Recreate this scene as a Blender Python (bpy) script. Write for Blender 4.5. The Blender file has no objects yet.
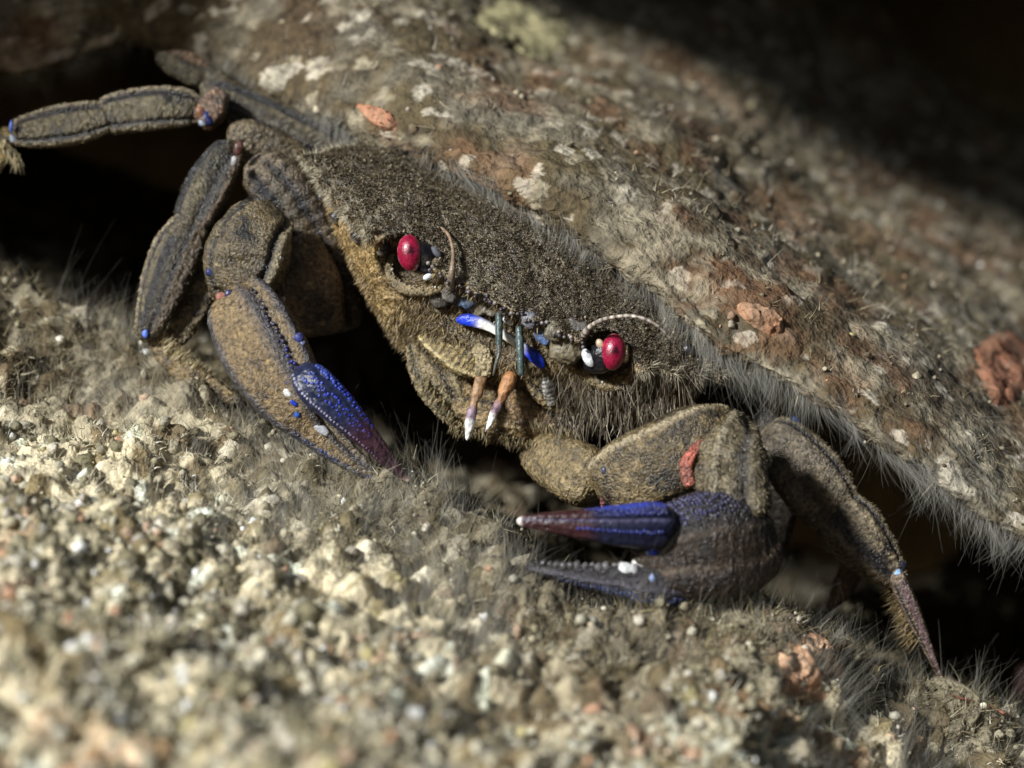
import bpy, math, random
import numpy as np
from mathutils import Vector
from mathutils.bvhtree import BVHTree

random.seed(7)
RNG = np.random.default_rng(11)
scene = bpy.context.scene
COL = scene.collection

# ------------------------------------------------------------------ camera, world, sun, exposure
D = 3.2            # camera distance to the crab (scene scale 10:1, carapace about 0.8 wide)
K = 600.0          # picture pixels per unit at the crab's distance
cam_d = bpy.data.cameras.new("camera")
cam = bpy.data.objects.new("camera", cam_d); COL.objects.link(cam)
cam.location = (0, -D, 0); cam.rotation_euler = (math.radians(90), 0, 0)
cam_d.sensor_width = 36; cam_d.lens = 36 * D / (1024 / K)
cam_d.clip_start = 0.02; cam_d.clip_end = 60
cam_d.dof.use_dof = True; cam_d.dof.focus_distance = D - 0.13
cam_d.dof.aperture_fstop = 1.1
scene.camera = cam

SUN = Vector((0.58, 0.66, -0.42)).normalized()      # direction the light travels
w = bpy.data.worlds.new("World"); scene.world = w; w.use_nodes = True
nt = w.node_tree; bg = nt.nodes["Background"]
sky = nt.nodes.new("ShaderNodeTexSky"); sky.sky_type = 'NISHITA'; sky.sun_disc = False
sky.sun_elevation = math.asin(-SUN.z); sky.sun_rotation = math.atan2(-SUN.x, -SUN.y)
nt.links.new(sky.outputs[0], bg.inputs[0]); bg.inputs[1].default_value = 0.032
sl = bpy.data.lights.new("sun", 'SUN'); sl.energy = 5.0; sl.angle = math.radians(6.5); sl.color = (0.97, 1.0, 0.99)
so = bpy.data.objects.new("sun", sl); COL.objects.link(so)
so.rotation_euler = SUN.to_track_quat('-Z', 'Y').to_euler(); so.location = (-3, -4, 3)
vs = scene.view_settings
vs.view_transform = 'Standard'; vs.look = 'None'; vs.gamma = 1; vs.exposure = 0.35; vs.use_curve_mapping = False

# ------------------------------------------------------------------ helpers
def P(px, py, d):
    s = (D + d) / D / K
    return np.array([(px - 512) * s, d, (384 - py) * s])

def _h(ix, iy, iz, seed):
    x = (ix.astype(np.int64) * 374761393 + iy.astype(np.int64) * 668265263 + iz.astype(np.int64) * 2147483647 + seed * 974634777) & 0xFFFFFFFF
    x = ((x ^ (x >> 13)) * 1274126177) & 0xFFFFFFFF
    x = ((x ^ (x >> 16)) * 2246822519) & 0xFFFFFFFF
    x = x ^ (x >> 15)
    return (x & 0xFFFFFF) / float(0xFFFFFF)

def vnoise(p, f, seed=0):
    q = p * f; i = np.floor(q); t = q - i; t = t * t * (3 - 2 * t); i = i.astype(np.int64)
    r = 0
    for a in (0, 1):
        for b in (0, 1):
            for c in (0, 1):
                wt = (t[:, 0] if a else 1 - t[:, 0]) * (t[:, 1] if b else 1 - t[:, 1]) * (t[:, 2] if c else 1 - t[:, 2])
                r = r + wt * _h(i[:, 0] + a, i[:, 1] + b, i[:, 2] + c, seed)
    return r * 2 - 1

def fbm(p, f, o=4, seed=0):
    r = 0; a = 1; s = 0
    for k in range(o):
        r = r + a * vnoise(p, f, seed + k * 17); s += a; a *= 0.5; f *= 2.03
    return r / s

def worley(p, f, seed=0):
    q = p * f; i = np.floor(q).astype(np.int64); best = np.full(len(p), 9.0); cid = np.zeros(len(p))
    for a in (-1, 0, 1):
        for b in (-1, 0, 1):
            for c in (-1, 0, 1):
                jx, jy, jz = i[:, 0] + a, i[:, 1] + b, i[:, 2] + c
                dx = jx + _h(jx, jy, jz, seed) - q[:, 0]
                dy = jy + _h(jx, jy, jz, seed + 1) - q[:, 1]
                dz = jz + _h(jx, jy, jz, seed + 2) - q[:, 2]
                dd = dx * dx + dy * dy + dz * dz
                m = dd < best
                best = np.where(m, dd, best); cid = np.where(m, _h(jx, jy, jz, seed + 3), cid)
    return np.sqrt(best), cid

def mix(a, b, t):
    t = np.clip(t, 0, 1)[:, None]
    return np.asarray(a) * (1 - t) + np.asarray(b) * t

def sstep(a, b, x):
    t = np.clip((x - a) / (b - a), 0, 1); return t * t * (3 - 2 * t)

class MB:
    """collects triangles with a colour per vertex"""
    def __init__(self): self.v = []; self.f = []; self.c = []; self.n = 0
    def add(self, v, f, c):
        v = np.asarray(v, float); f = np.asarray(f, int)
        c = np.asarray(c, float)
        if c.ndim == 1: c = np.tile(c, (len(v), 1))
        self.v.append(v); self.f.append(f + self.n); self.c.append(c); self.n += len(v)
        return self
    def arrays(self): return np.vstack(self.v), np.vstack(self.f), np.vstack(self.c)

def make_mesh(name, v, f, c, smooth=True):
    me = bpy.data.meshes.new(name)
    nf = len(f)
    me.vertices.add(len(v)); me.vertices.foreach_set("co", np.ascontiguousarray(v, np.float32).ravel())
    me.loops.add(nf * 3); me.loops.foreach_set("vertex_index", np.ascontiguousarray(f, np.int32).ravel())
    me.polygons.add(nf)
    me.polygons.foreach_set("loop_start", np.arange(0, nf * 3, 3, dtype=np.int32))
    me.polygons.foreach_set("use_smooth", np.full(nf, smooth))
    if c is not None:
        at = me.color_attributes.new("Col", 'FLOAT_COLOR', 'POINT')
        rgba = np.ones((len(v), 4), np.float32); rgba[:, :3] = c
        at.data.foreach_set("color", rgba.ravel())
    me.update(calc_edges=True); me.validate()
    return me

def link(name, me, mat, parent=None, loc=None):
    o = bpy.data.objects.new(name, me); COL.objects.link(o)
    if mat and not me.materials: me.materials.append(mat)
    if parent is not None:
        o.parent = parent
        if loc is None:
            o.location = -PW[parent.name]
            PW[o.name] = np.zeros(3)
    else:
        PW[o.name] = np.zeros(3)
    return o
PW = {}        # world origin of each parent, so that children can be given in world coordinates

def obj(name, mb, mat, parent=None, kind=None, label=None, cat=None, group=None, smooth=True):
    v, f, c = mb.arrays() if isinstance(mb, MB) else mb
    o = link(name, make_mesh(name, v, f, c, smooth), mat, parent)
    tag(o, label, cat, group, kind)
    return o

def tag(o, label=None, cat=None, group=None, kind=None):
    for k, val in (("label", label), ("category", cat), ("group", group), ("kind", kind)):
        if val: o[k] = val

def grid_faces(n, m, wrap=False):
    """n rows, m columns"""
    i = np.arange(n - 1)[:, None]; mm = m if wrap else m - 1; j = np.arange(mm)[None, :]
    a = i * m + j; b = i * m + (j + 1) % m; c = (i + 1) * m + (j + 1) % m; d = (i + 1) * m + j
    return np.vstack([np.stack([a, b, c], -1).reshape(-1, 3), np.stack([a, c, d], -1).reshape(-1, 3)])

def vnormals(v, f):
    fn = np.cross(v[f[:, 1]] - v[f[:, 0]], v[f[:, 2]] - v[f[:, 0]])
    n = np.zeros_like(v)
    for k in range(3): np.add.at(n, f[:, k], fn)
    return n / (np.linalg.norm(n, axis=1, keepdims=True) + 1e-12)

def crspline(pts, n):
    """Catmull-Rom through rows of pts, n samples"""
    p = np.asarray(pts, float); m = len(p)
    if m == 2: 
        t = np.linspace(0, 1, n)[:, None]; return p[0] * (1 - t) + p[1] * t
    e = np.vstack([2 * p[0] - p[1], p, 2 * p[-1] - p[-2]])
    t = np.linspace(0, m - 1 - 1e-9, n); i = t.astype(int); u = (t - i)[:, None]
    a, b, c, d = e[i], e[i + 1], e[i + 2], e[i + 3]
    return 0.5 * (2 * b + (c - a) * u + (2 * a - 5 * b + 4 * c - d) * u * u + (3 * b - 3 * c + d - a) * u ** 3)

class Seg:
    """a limb segment: an elliptical tube through (px,py,depth,halfwidth px)"""
    def __init__(self, pts, flat=0.7, n=70, m=56, cap=0.10, power=2.2, ridge=0.0):
        q = np.array([[*P(a, b, d), hw / K * (D + d) / D] for a, b, d, hw in pts])
        s = crspline(q, n); c = s[:, :3]; r = np.maximum(s[:, 3], 1e-4)
        T = np.gradient(c, axis=0); T /= np.linalg.norm(T, axis=1, keepdims=True)
        S = np.cross(T, [0, 1.0, 0]); S /= np.linalg.norm(S, axis=1, keepdims=True)
        B = np.cross(S, T)
        L = np.concatenate([[0], np.cumsum(np.linalg.norm(np.diff(c, axis=0), axis=1))]); tt = L / L[-1]
        e = np.minimum(tt / cap, (1 - tt) / cap).clip(0, 1)
        env = np.sqrt(np.clip(1 - (1 - e) ** 2, 0, 1)) * 0.995 + 0.005
        self.c, self.S, self.B, self.T, self.r, self.tt, self.flat, self.power = c, S, B, T, r * env, tt, flat, power
        th = np.linspace(-math.pi, math.pi, m, endpoint=False)
        self.t = np.repeat(tt, m); self.th = np.tile(th, n)
        v = self.at(np.repeat(np.arange(n), m), self.th)
        self.v = v; self.f = grid_faces(n, m, True)
        self.nrm = vnormals(self.v, self.f)
        if np.mean(np.sum(self.nrm * (v - np.repeat(c, m, 0)), 1)) < 0:
            self.f = self.f[:, ::-1]; self.nrm = -self.nrm
    def at(self, i, th, k=1.0):
        cs, sn = np.cos(th), np.sin(th)
        pw = 2 / self.power
        x = np.sign(cs) * np.abs(cs) ** pw; y = np.sign(sn) * np.abs(sn) ** pw
        return self.c[i] + (self.S[i] * x[:, None] + self.B[i] * (y * self.flat)[:, None]) * (self.r[i] * k)[:, None]
    def pt(self, t, th, k=1.0):
        i = np.clip(np.searchsorted(self.tt, np.atleast_1d(t)), 0, len(self.tt) - 1)
        return self.at(i, np.broadcast_to(np.atleast_1d(th), i.shape).astype(float), k)

def ico(sub=1):
    import bmesh
    bm = bmesh.new(); bmesh.ops.create_icosphere(bm, subdivisions=sub, radius=1)
    v = np.array([x.co[:] for x in bm.verts]); f = np.array([[l.index for l in p.verts] for p in bm.faces]); bm.free()
    return v, f
ICO1, ICO2, ICO3 = ico(1), ico(2), ico(3)

def blobs(mb, pos, rad, col, base=ICO1, squash=None):
    v0, f0 = base; n = len(pos); pos = np.asarray(pos); rad = np.broadcast_to(rad, (n,))
    v = pos[:, None, :] + v0[None] * rad[:, None, None]
    f = f0[None] + (np.arange(n) * len(v0))[:, None, None]
    col = np.asarray(col)
    c = np.broadcast_to(col if col.ndim == 2 else col[None], (n, 3))
    mb.add(v.reshape(-1, 3), f.reshape(-1, 3), np.repeat(c, len(v0), 0))

def scatter(v, f, n, wt=None):
    """random points on a mesh: position, face index, barycentric"""
    a = 0.5 * np.linalg.norm(np.cross(v[f[:, 1]] - v[f[:, 0]], v[f[:, 2]] - v[f[:, 0]]), axis=1)
    if wt is not None: a = a * wt[f].mean(1)
    cs = np.cumsum(a); k = np.searchsorted(cs, RNG.random(n) * cs[-1]).clip(0, len(f) - 1)
    r1 = np.sqrt(RNG.random(n)); r2 = RNG.random(n)
    bc = np.stack([1 - r1, r1 * (1 - r2), r1 * r2], 1)
    return k, bc

def bary(x, f, k, bc): return (x[f[k]] * bc[:, :, None]).sum(1)

def strands(mb, root, direc, length, width, col, segs=1, bend=None, taper=1.0):
    """tapered blades; bend = vector array added quadratically"""
    n = len(root); length = np.broadcast_to(length, (n,)); width = np.broadcast_to(width, (n,))
    d = direc / (np.linalg.norm(direc, axis=1, keepdims=True) + 1e-9)
    rv = RNG.normal(size=(n, 3)); side = np.cross(d, rv); side /= np.linalg.norm(side, axis=1, keepdims=True) + 1e-9
    rows = []
    for s in range(segs + 1):
        t = s / segs
        p = root + d * (length * t)[:, None]
        if bend is not None: p = p + bend * (length * t * t)[:, None]
        ww = width * (1 - taper * t)
        if s == segs and taper >= 1: rows.append(p[:, None, :])
        else: rows.append(np.stack([p - side * ww[:, None] / 2, p + side * ww[:, None] / 2], 1))
    v = np.concatenate(rows, 1); per = v.shape[1]
    f = []
    for s in range(segs):
        a = 2 * s
        if s == segs - 1 and taper >= 1: f.append([a, a + 1, a + 2])
        else: f += [[a, a + 1, a + 3], [a, a + 3, a + 2]]
    f = np.array(f)[None] + (np.arange(n) * per)[:, None, None]
    col = np.asarray(col); c = np.broadcast_to(col if col.ndim == 2 else col[None], (n, 3))
    mb.add(v.reshape(-1, 3), f.reshape(-1, 3), np.repeat(c, per, 0))

def rot_img(deg):
    a = math.radians(deg); return np.array([[math.cos(a), 0, math.sin(a)], [0, 1, 0], [-math.sin(a), 0, math.cos(a)]])

# ------------------------------------------------------------------ materials
def mat_vc(name, rough=0.7, spec=0.4, nscale=60, namp=0.35, bump=0.4, bscale=120, bdist=0.004, alpha=None, coat=0.0, metal=0.0, sss=0.0, trans=0.0):
    m = bpy.data.materials.new(name); m.use_nodes = True; t = m.node_tree; N = t.nodes; b = N["Principled BSDF"]
    at = N.new("ShaderNodeAttribute"); at.attribute_name = "Col"
    tc = N.new("ShaderNodeNewGeometry")
    no = N.new("ShaderNodeTexNoise"); no.inputs["Scale"].default_value = nscale; no.inputs["Detail"].default_value = 4
    t.links.new(tc.outputs["Position"], no.inputs["Vector"])
    mr = N.new("ShaderNodeMapRange"); mr.inputs[1].default_value = 0.3; mr.inputs[2].default_value = 0.7
    mr.inputs[3].default_value = 1 - namp; mr.inputs[4].default_value = 1 + namp
    t.links.new(no.outputs["Fac"], mr.inputs[0])
    mx = N.new("ShaderNodeVectorMath"); mx.operation = 'SCALE'
    t.links.new(at.outputs["Color"], mx.inputs[0]); t.links.new(mr.outputs[0], mx.inputs["Scale"])
    t.links.new(mx.outputs[0], b.inputs["Base Color"])
    b.inputs["Roughness"].default_value = rough; b.inputs["Specular IOR Level"].default_value = spec
    b.inputs["Coat Weight"].default_value = coat; b.inputs["Coat Roughness"].default_value = 0.1
    b.inputs["Metallic"].default_value = metal
    if bump:
        n2 = N.new("ShaderNodeTexNoise"); n2.inputs["Scale"].default_value = bscale; n2.inputs["Detail"].default_value = 5
        t.links.new(tc.outputs["Position"], n2.inputs["Vector"])
        bp = N.new("ShaderNodeBump"); bp.inputs["Strength"].default_value = bump; bp.inputs["Distance"].default_value = bdist
        t.links.new(n2.outputs["Fac"], bp.inputs["Height"]); t.links.new(bp.outputs[0], b.inputs["Normal"])
    if sss:
        b.inputs["Subsurface Weight"].default_value = sss; b.inputs["Subsurface Radius"].default_value = (0.02, 0.012, 0.006)
    if alpha is not None: b.inputs["Alpha"].default_value = alpha
    return m

M_ROCK = mat_vc("encrusted_rock", 0.85, 0.25, 45, 0.45, 0.9, 90, 0.012)
M_LUMP = mat_vc("encrusting_growth", 0.75, 0.35, 70, 0.35, 0.8, 110, 0.008)
M_TURF = mat_vc("algal_turf", 0.8, 0.2, 30, 0.25, 0)
M_HAZE = mat_vc("haze_strand", 0.7, 0.2, 20, 0.3, 0, alpha=0.10)
M_SHELL = mat_vc("crab_shell", 0.24, 0.6, 150, 0.7, 1.0, 240, 0.005)
M_SETA = mat_vc("crab_setae", 0.5, 0.3, 90, 0.35, 0)
M_GLOSS = mat_vc("glossy_chitin", 0.24, 0.32, 120, 0.45, 0.6, 190, 0.003)
M_EYE = mat_vc("red_eye", 0.26, 0.6, 300, 0.5, 0.5, 480, 0.0015, coat=0.25)
M_MOUTH = mat_vc("mouth_chitin", 0.45, 0.5, 110, 0.5, 0.7, 170, 0.004)
M_SPONGE = mat_vc("sponge_crust", 0.8, 0.25, 50, 0.25, 0.8, 80, 0.01)

# ------------------------------------------------------------------ the rocks of the crevice
def rock_sheet(cols, rows, n, m, bump_amp=1.0, seed=0):
    """cols: control columns; each a list of (px,py,d) of len rows. returns verts, faces, normals"""
    G = np.array([[P(*q) for q in c] for c in cols])                 # cols x rows x 3
    A = np.stack([crspline(G[:, r], m) for r in range(G.shape[1])], 0)   # rows x m x 3
    Bm = np.stack([crspline(A[:, j], n) for j in range(m)], 1)            # n x m x 3
    v = Bm.reshape(-1, 3); f = grid_faces(n, m)
    nn = vnormals(v, f)
    if np.mean(nn[:, 1]) > 0: f = f[:, ::-1]; nn = -nn
    return v, f, nn

def rock_relief(v, nn, amp=1.0, seed=0, cell=1.0):
    big = fbm(v, 2.2, 3, seed)
    med = fbm(v, 7, 3, seed + 5)
    c1, i1 = worley(v + 0.02 * fbm(v, 20, 2, seed + 9)[:, None], 14, seed + 20)
    c2, i2 = worley(v + 0.01 * fbm(v, 40, 2, seed + 11)[:, None], 34, seed + 40)
    fine = fbm(v, 80, 2, seed + 60)
    h = 0.07 * big + 0.035 * med + cell * 0.060 * (0.55 - c1).clip(-.3, 1) + cell * 0.032 * (0.55 - c2).clip(-.3, 1) + 0.006 * fine
    return v + nn * (h * amp)[:, None], c1, i1, c2, i2

OLIVE = np.array([0.17, 0.145, 0.085]); BROWN = np.array([0.105, 0.075, 0.045]); BEIGE = np.array([0.42, 0.38, 0.295])
PALE = np.array([0.62, 0.58, 0.50]); RUST = np.array([0.30, 0.16, 0.095]); GREY = np.array([0.22, 0.21, 0.18])

def rock_colour(v, i1, i2, seed, rust=0.12, pale=0.25):
    a = fbm(v, 3.0, 3, seed + 70); b = fbm(v, 11, 3, seed + 80)
    c = mix(OLIVE, BROWN, 0.5 + 1.1 * a)
    c = c * (1 - np.clip(b * 1.5, 0, .7)[:, None]) + GREY * np.clip(b * 1.5, 0, .7)[:, None]
    k = (i2 < pale)[:, None] * 0.85; c = c * (1 - k) + BEIGE * k
    k = (i2 > 0.91)[:, None] * 0.9; c = c * (1 - k) + PALE * k
    k = (sstep(.62, .75, i1) * sstep(0.0, .25, fbm(v, 2.4, 2, seed + 90) + rust - 0.1))[:, None] * .45
    c = c * (1 - k) + RUST * k
    return c.clip(0.01, 0.9)

# lower ledge: columns along the crevice, rows from the foreground to the back of the crack
LC = [(-700, -60, .30), (-350, 130, .28), (0, 288, .20), (140, 345, .10), (300, 452, -.10), (430, 512, -.20), (520, 590, -.30),
      (620, 624, -.36), (700, 632, -.32), (760, 606, -.20), (860, 668, -.10), (935, 700, -.04), (1010, 752, .0), (1350, 900, .05), (1800, 1150, .1)]
def low_col(x, y, d):
    return [(x - 260, y + 1000, -2.0), (x - 170, y + 560, d - 1.45), (x - 90, y + 300, d - .98), (x - 45, y + 150, d - .46), (x - 15, y + 50, d - .12),
            (x, y, d), (x + 20, y + 14, d + .13), (x + 48, y + 16, d + .40), (x + 80, y + 6, d + .9), (x + 140, y - 20, d + 1.6), (x + 240, y - 60, d + 2.6)]
lv, lf, ln = rock_sheet([low_col(*c) for c in LC], 11, 330, 560)
lv, c1, i1, c2, i2 = rock_relief(lv, ln, 1.0, 3)
lc = rock_colour(lv, i1, i2, 3, rust=0.0, pale=.46)
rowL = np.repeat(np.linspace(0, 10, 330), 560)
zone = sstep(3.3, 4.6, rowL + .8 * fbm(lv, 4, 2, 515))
lc = (lc * [1.06, 1.0, .87]) * (1.75 - 1.1 * zone)[:, None]  # crest band darker: brown turf and its dimmer light, both in the colour
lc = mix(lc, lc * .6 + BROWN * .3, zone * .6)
lc = mix(lc, [.56, .36, .24], ((i2 > .47) & (i2 < .56)) * sstep(-.1, .3, fbm(lv, 4, 2, 222)) * .8 * (1 - zone)).clip(.01, .85)
bp = P(640, 710, -.6); lc = mix(lc, lc * .45 + BROWN * .35, np.exp(-(((lv - bp) / [.26, .5, .16]) ** 2).sum(1)) * .9)   # shaded patch of the ledge, put into the colour as dark brown
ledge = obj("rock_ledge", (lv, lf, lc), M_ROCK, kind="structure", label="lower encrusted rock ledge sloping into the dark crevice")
ln = vnormals(lv, lf)

# upper boulder: underside (hidden), rim, front face, ridge, far side
UC = [(-900, 40, .60, 250, -560), (-400, 60, .58, 250, -560), (0, 82, .50, 250, -560), (150, 44, .52, 250, -520), (250, 80, .36, 245, -450), (330, 122, .22, 240, -380),
      (440, 168, .06, 200, -280), (540, 218, -.02, 180, -300), (640, 288, -.09, 170, -320), (705, 350, -.15, 160, -325), (800, 404, -.17, 150, -315), (900, 464, -.18, 140, -315), (1024, 552, -.16, 120, -320),
      (1400, 760, -.1, 60, -200), (1900, 1040, 0, 60, -200)]
def up_col(x, y, d, dx, dy):
    g = 2.7
    return [(x + 130, y - 135, d + 2.6), (x + 105, y - 115, d + 1.7), (x + 75, y - 85, d + .95), (x + 44, y - 52, d + .42), (x + 14, y - 14, d + .10),
            (x, y, d), (x + 8, y - 26, d - .05), (x + dx * .28, y + dy * .28, d + .16), (x + dx * .6, y + dy * .6, d + .42 * g),
            (x + dx, y + dy, d + g), (x + dx * 1.12, y + dy * 1.02, d + g + .35), (x + dx * 1.2, y + dy * .8, d + g + .8)]
uv, uf, un = rock_sheet([up_col(*c) for c in UC], 12, 330, 560)
uv, c1, i1, c2, i2 = rock_relief(uv, un, 0.55, 41, .42)
uc = rock_colour(uv, i1, i2, 41, rust=.08, pale=.05)
uc = mix(uc, BEIGE, sstep(.05, .35, fbm(uv, 13, 4, 433)) * .75)
uc = mix(uc, [.34, .19, .11], sstep(.12, .4, fbm(uv, 6, 3, 455)) * .40) * [.70, .655, .59]
boulder = obj("rock_overhang", (uv, uf, uc), M_ROCK, kind="structure", label="upper encrusted boulder leaning over the crab")
un = vnormals(uv, uf)

# cave wall far behind; the roof is added out of view to shade it
prof = [(3.4, -4.0), (3.5, -1.5), (3.5, 0.2), (3.4, 1.2), (2.9, 1.55), (2.2, 1.5), (1.5, 1.38), (1.15, 1.55), (1.0, 2.1), (0.95, 3.2)]
pr = crspline(np.array(prof), 90); xs = np.linspace(-7, 7, 200)
v = np.stack([np.tile(xs, 90), np.repeat(pr[:, 0], 200), np.repeat(pr[:, 1], 200)], 1); f = grid_faces(90, 200); nn = vnormals(v, f)
if nn[:, 1].mean() > 0: f = f[:, ::-1]; nn = -nn
v = v + nn * (0.12 * fbm(v, 0.9, 4, 77))[:, None] + nn * (0.08 * fbm(v, 4, 3, 78))[:, None]
obj("cave_wall", (v, f, mix(BROWN, OLIVE, .5 + fbm(v, 3, 3, 5))), M_ROCK, kind="structure", label="cave wall far behind the boulders, with an added roof that shades it")

v0, f0 = ico(6); bc0 = np.array([-1.95, -.45, 1.45])  # rock added out of view to shade the top-left corner
v = bc0 + v0 * np.array([.55, .6, .5]) * (1 + .25 * fbm(v0, 1.3, 4, 8))[:, None]
v, c1, i1, c2, i2 = rock_relief(v, vnormals(v, f0), .8, 15)
obj("left_shade_boulder", (v, f0, rock_colour(v, i1, i2, 15)), M_ROCK, kind="structure", label="added rounded boulder out of view, shading the rock above the outstretched leg")
bc0 = np.array([-.26, -.10, 1.96])  # second added rock, out of view, keeps sun off the top right
v = bc0 + v0 * np.array([.90, .80, .46]) * (1 + .40 * fbm(v0, 2.0, 4, 28))[:, None]
v, c1, i1, c2, i2 = rock_relief(v, vnormals(v, f0), .8, 19)
obj("upper_shade_boulder", (v, f0, rock_colour(v, i1, i2, 19)), M_ROCK, kind="structure", label="added boulder out of view above the upper rock, put in to shade its far end")
BV_L = BVHTree.FromPolygons([tuple(x) for x in lv], [tuple(int(j) for j in t) for t in lf])
BV_U = BVHTree.FromPolygons([tuple(x) for x in uv], [tuple(int(j) for j in t) for t in uf])
CAMP = Vector((0, -D, 0))
def hit(bv, px, py):
    dr = (Vector(P(px, py, 0)) - CAMP).normalized()
    h = bv.ray_cast(CAMP, dr)
    return (np.array(h[0]), np.array(h[1])) if h[0] is not None else (None, None)

# ------------------------------------------------------------------ the crab
crab_base = P(500, 470, 0.05)
crab = bpy.data.objects.new("swimming_crab", None); COL.objects.link(crab); crab.location = crab_base; crab.empty_display_size = .1
PW["swimming_crab"] = crab_base
tag(crab, "brown velvet-haired swimming crab with red eyes and blue claws wedged in rock crevice", "crab")

# body frame
ca, sa = math.cos(math.radians(26)), math.sin(math.radians(26)); ce, se = math.cos(math.radians(27)), math.sin(math.radians(27))
U = np.array([ca, 0, -sa]); upi = np.array([sa, 0, ca])
Wv = upi * ce + np.array([0, -1, 0]) * se; Vv = np.array([0, -1, 0]) * ce - upi * se
F0 = P(505, 304, -.14)
def BL(u, v, w_): return F0 + np.outer(u, U) + np.outer(v, Vv) + np.outer(w_, Wv)

half = [(0.0, .006), (.02, .008), (.035, -.006), (.055, .006), (.075, -.006), (.10, .004), (.118, -.008), (.135, -.004), (.15, -.026), (.175, -.046), (.205, -.046), (.232, -.026),
        (.252, -.006), (.262, -.040), (.298, -.040), (.303, -.075), (.338, -.076), (.340, -.112), (.374, -.116), (.372, -.150), (.418, -.168),
        (.400, -.215), (.372, -.30), (.325, -.40), (.25, -.49), (.13, -.525), (0, -.53)]
hp = np.array(half); full = np.vstack([hp[:-1], np.stack([-hp[::-1][:-1, 0], hp[::-1][:-1, 1]], 1)])
CV = -.27
loop = np.vstack([full, full[:1]]); sl_ = np.concatenate([[0], np.cumsum(np.linalg.norm(np.diff(loop, axis=0), axis=1))])
NT = 520
ss = np.linspace(0, sl_[-1], NT, endpoint=False)
ou = np.interp(ss, sl_, loop[:, 0]); ov = np.interp(ss, sl_, loop[:, 1])
NR = 110; rr = np.linspace(0.01, 1, NR) ** 0.8
NS = 90
smooth_u = ou.copy(); smooth_v = ov.copy()
for _ in range(30):                                   # toothless outline used below the margin
    smooth_u = (np.roll(smooth_u, 3) + smooth_u + np.roll(smooth_u, -3)) / 3; smooth_v = (np.roll(smooth_v, 3) + smooth_v + np.roll(smooth_v, -3)) / 3
rows = []; info = []
for r in rr:
    k = sstep(.86, 1.0, np.array([r]))[0]
    uu = (smooth_u * (1 - k) + ou * k) * r; vv = CV + ((smooth_v * (1 - k) + ov * k) - CV) * r
    dome = .075 * (1 - r ** 2.4)
    reg = (.014 * np.cos(uu * 17) * np.exp(-((vv + .22) / .13) ** 2) + .012 * np.exp(-((np.abs(uu) - .2) / .07) ** 2 - ((vv + .13) / .05) ** 2)) * (1 - r ** 4)
    rows.append(BL(uu, vv, dome + reg)); info.append(np.full(NT, -1 + r))
sk = [0, .06, .25, .5, .75, 1.0]
kxs = [1, .955, .86, .70, .48, .22]; kys = [1, .985, .965, .93, .84, .5]; wsv = [0, -.018, -.075, -.135, -.195, -.245]
for s in np.linspace(0.012, 1, NS):
    kx = np.interp(s, sk, kxs); ky = np.interp(s, sk, kys); ww = np.interp(s, sk, wsv)
    k = sstep(0, .10, np.array([s]))[0]
    uu = (ou * (1 - k) + smooth_u * k) * kx; vv = CV + ((ov * (1 - k) + smooth_v * k) - CV) * ky
    back = sstep(-.2, -.45, vv)
    rows.append(BL(uu, vv, np.full(NT, ww) + .04 * back * s)); info.append(np.full(NT, s))
bv = np.vstack(rows); bs = np.concatenate(info); bf = grid_faces(NR + NS, NT, True)
bn = vnormals(bv, bf)
if np.mean((bn * (bv - bv.mean(0))).sum(1)) < 0: bf = bf[:, ::-1]; bn = -bn
loc = bv - F0; bu, bvv, bw = loc @ U, loc @ Vv, loc @ Wv
dors = (bs < 0)
# eye sockets: a dent in the front margin
for su, eu in ((-1, -.172), (1, .180)):
    rr2 = ((bu - eu) / .052) ** 2 + ((bw + .026) / .042) ** 2
    dent = np.clip(1 - rr2, 0, 1) ** .6 * (bvv > -.14)
    bv = bv - Vv * (dent * .05)[:, None]
    rim = np.exp(-((np.sqrt(rr2) - 1.12) / .12) ** 2) * (bvv > -.10)
    bv = bv + Vv * (rim * .010)[:, None]
# mouth frame and epistome hollow between the eyes
rr3 = ((bu - .0) / .11) ** 2 + ((bw + .055) / .05) ** 2
bv = bv - Vv * (np.clip(1 - rr3, 0, 1) * .03 * (bvv > -.1) * (~dors))[:, None]
gr1, _ = worley(bv, 70, 4); gr2 = fbm(bv, 120, 2, 9)
tex = .0045 * (.5 - gr1) + .003 * gr2 + .004 * fbm(bv, 25, 2, 2)
bv = bv + bn * tex[:, None]
bn = vnormals(bv, bf)
# colours
gn = fbm(bv, 60, 3, 21); gb = fbm(bv, 12, 3, 22)
DK = np.array([.045, .034, .024]); TAN = np.array([.21, .165, .105]); GOLD = np.array([.36, .235, .09]); UMB = np.array([.10, .072, .045])
cd = mix(DK * 1.1, np.array([.135, .108, .068]), .5 + .9 * gn + .9 * gb)
cf = mix(UMB, GOLD, .55 + .6 * gb + .4 * gn)
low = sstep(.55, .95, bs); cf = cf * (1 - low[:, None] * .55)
bc_ = np.where(dors[:, None], cd, cf)
k = np.exp(-((bs - 0.02) / .05) ** 2)[:, None] * .5; bc_ = bc_ * (1 - k) + TAN * k
cm = sstep(.14, .09, np.abs(bu)) * (bs > 0.0) * (bvv > -.14); bc_ = bc_ * (1 - .85 * cm[:, None]) + np.array([.085, .064, .036]) * .85 * cm[:, None]  # hollow round the mouth: shade of the recess put into the colour
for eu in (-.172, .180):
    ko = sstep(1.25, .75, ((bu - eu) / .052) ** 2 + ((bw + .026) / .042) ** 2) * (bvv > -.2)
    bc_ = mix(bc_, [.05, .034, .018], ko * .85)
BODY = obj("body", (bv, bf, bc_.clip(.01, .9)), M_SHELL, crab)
BV_B = BVHTree.FromPolygons([tuple(x) for x in bv], [tuple(int(j) for j in t) for t in bf])
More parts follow.
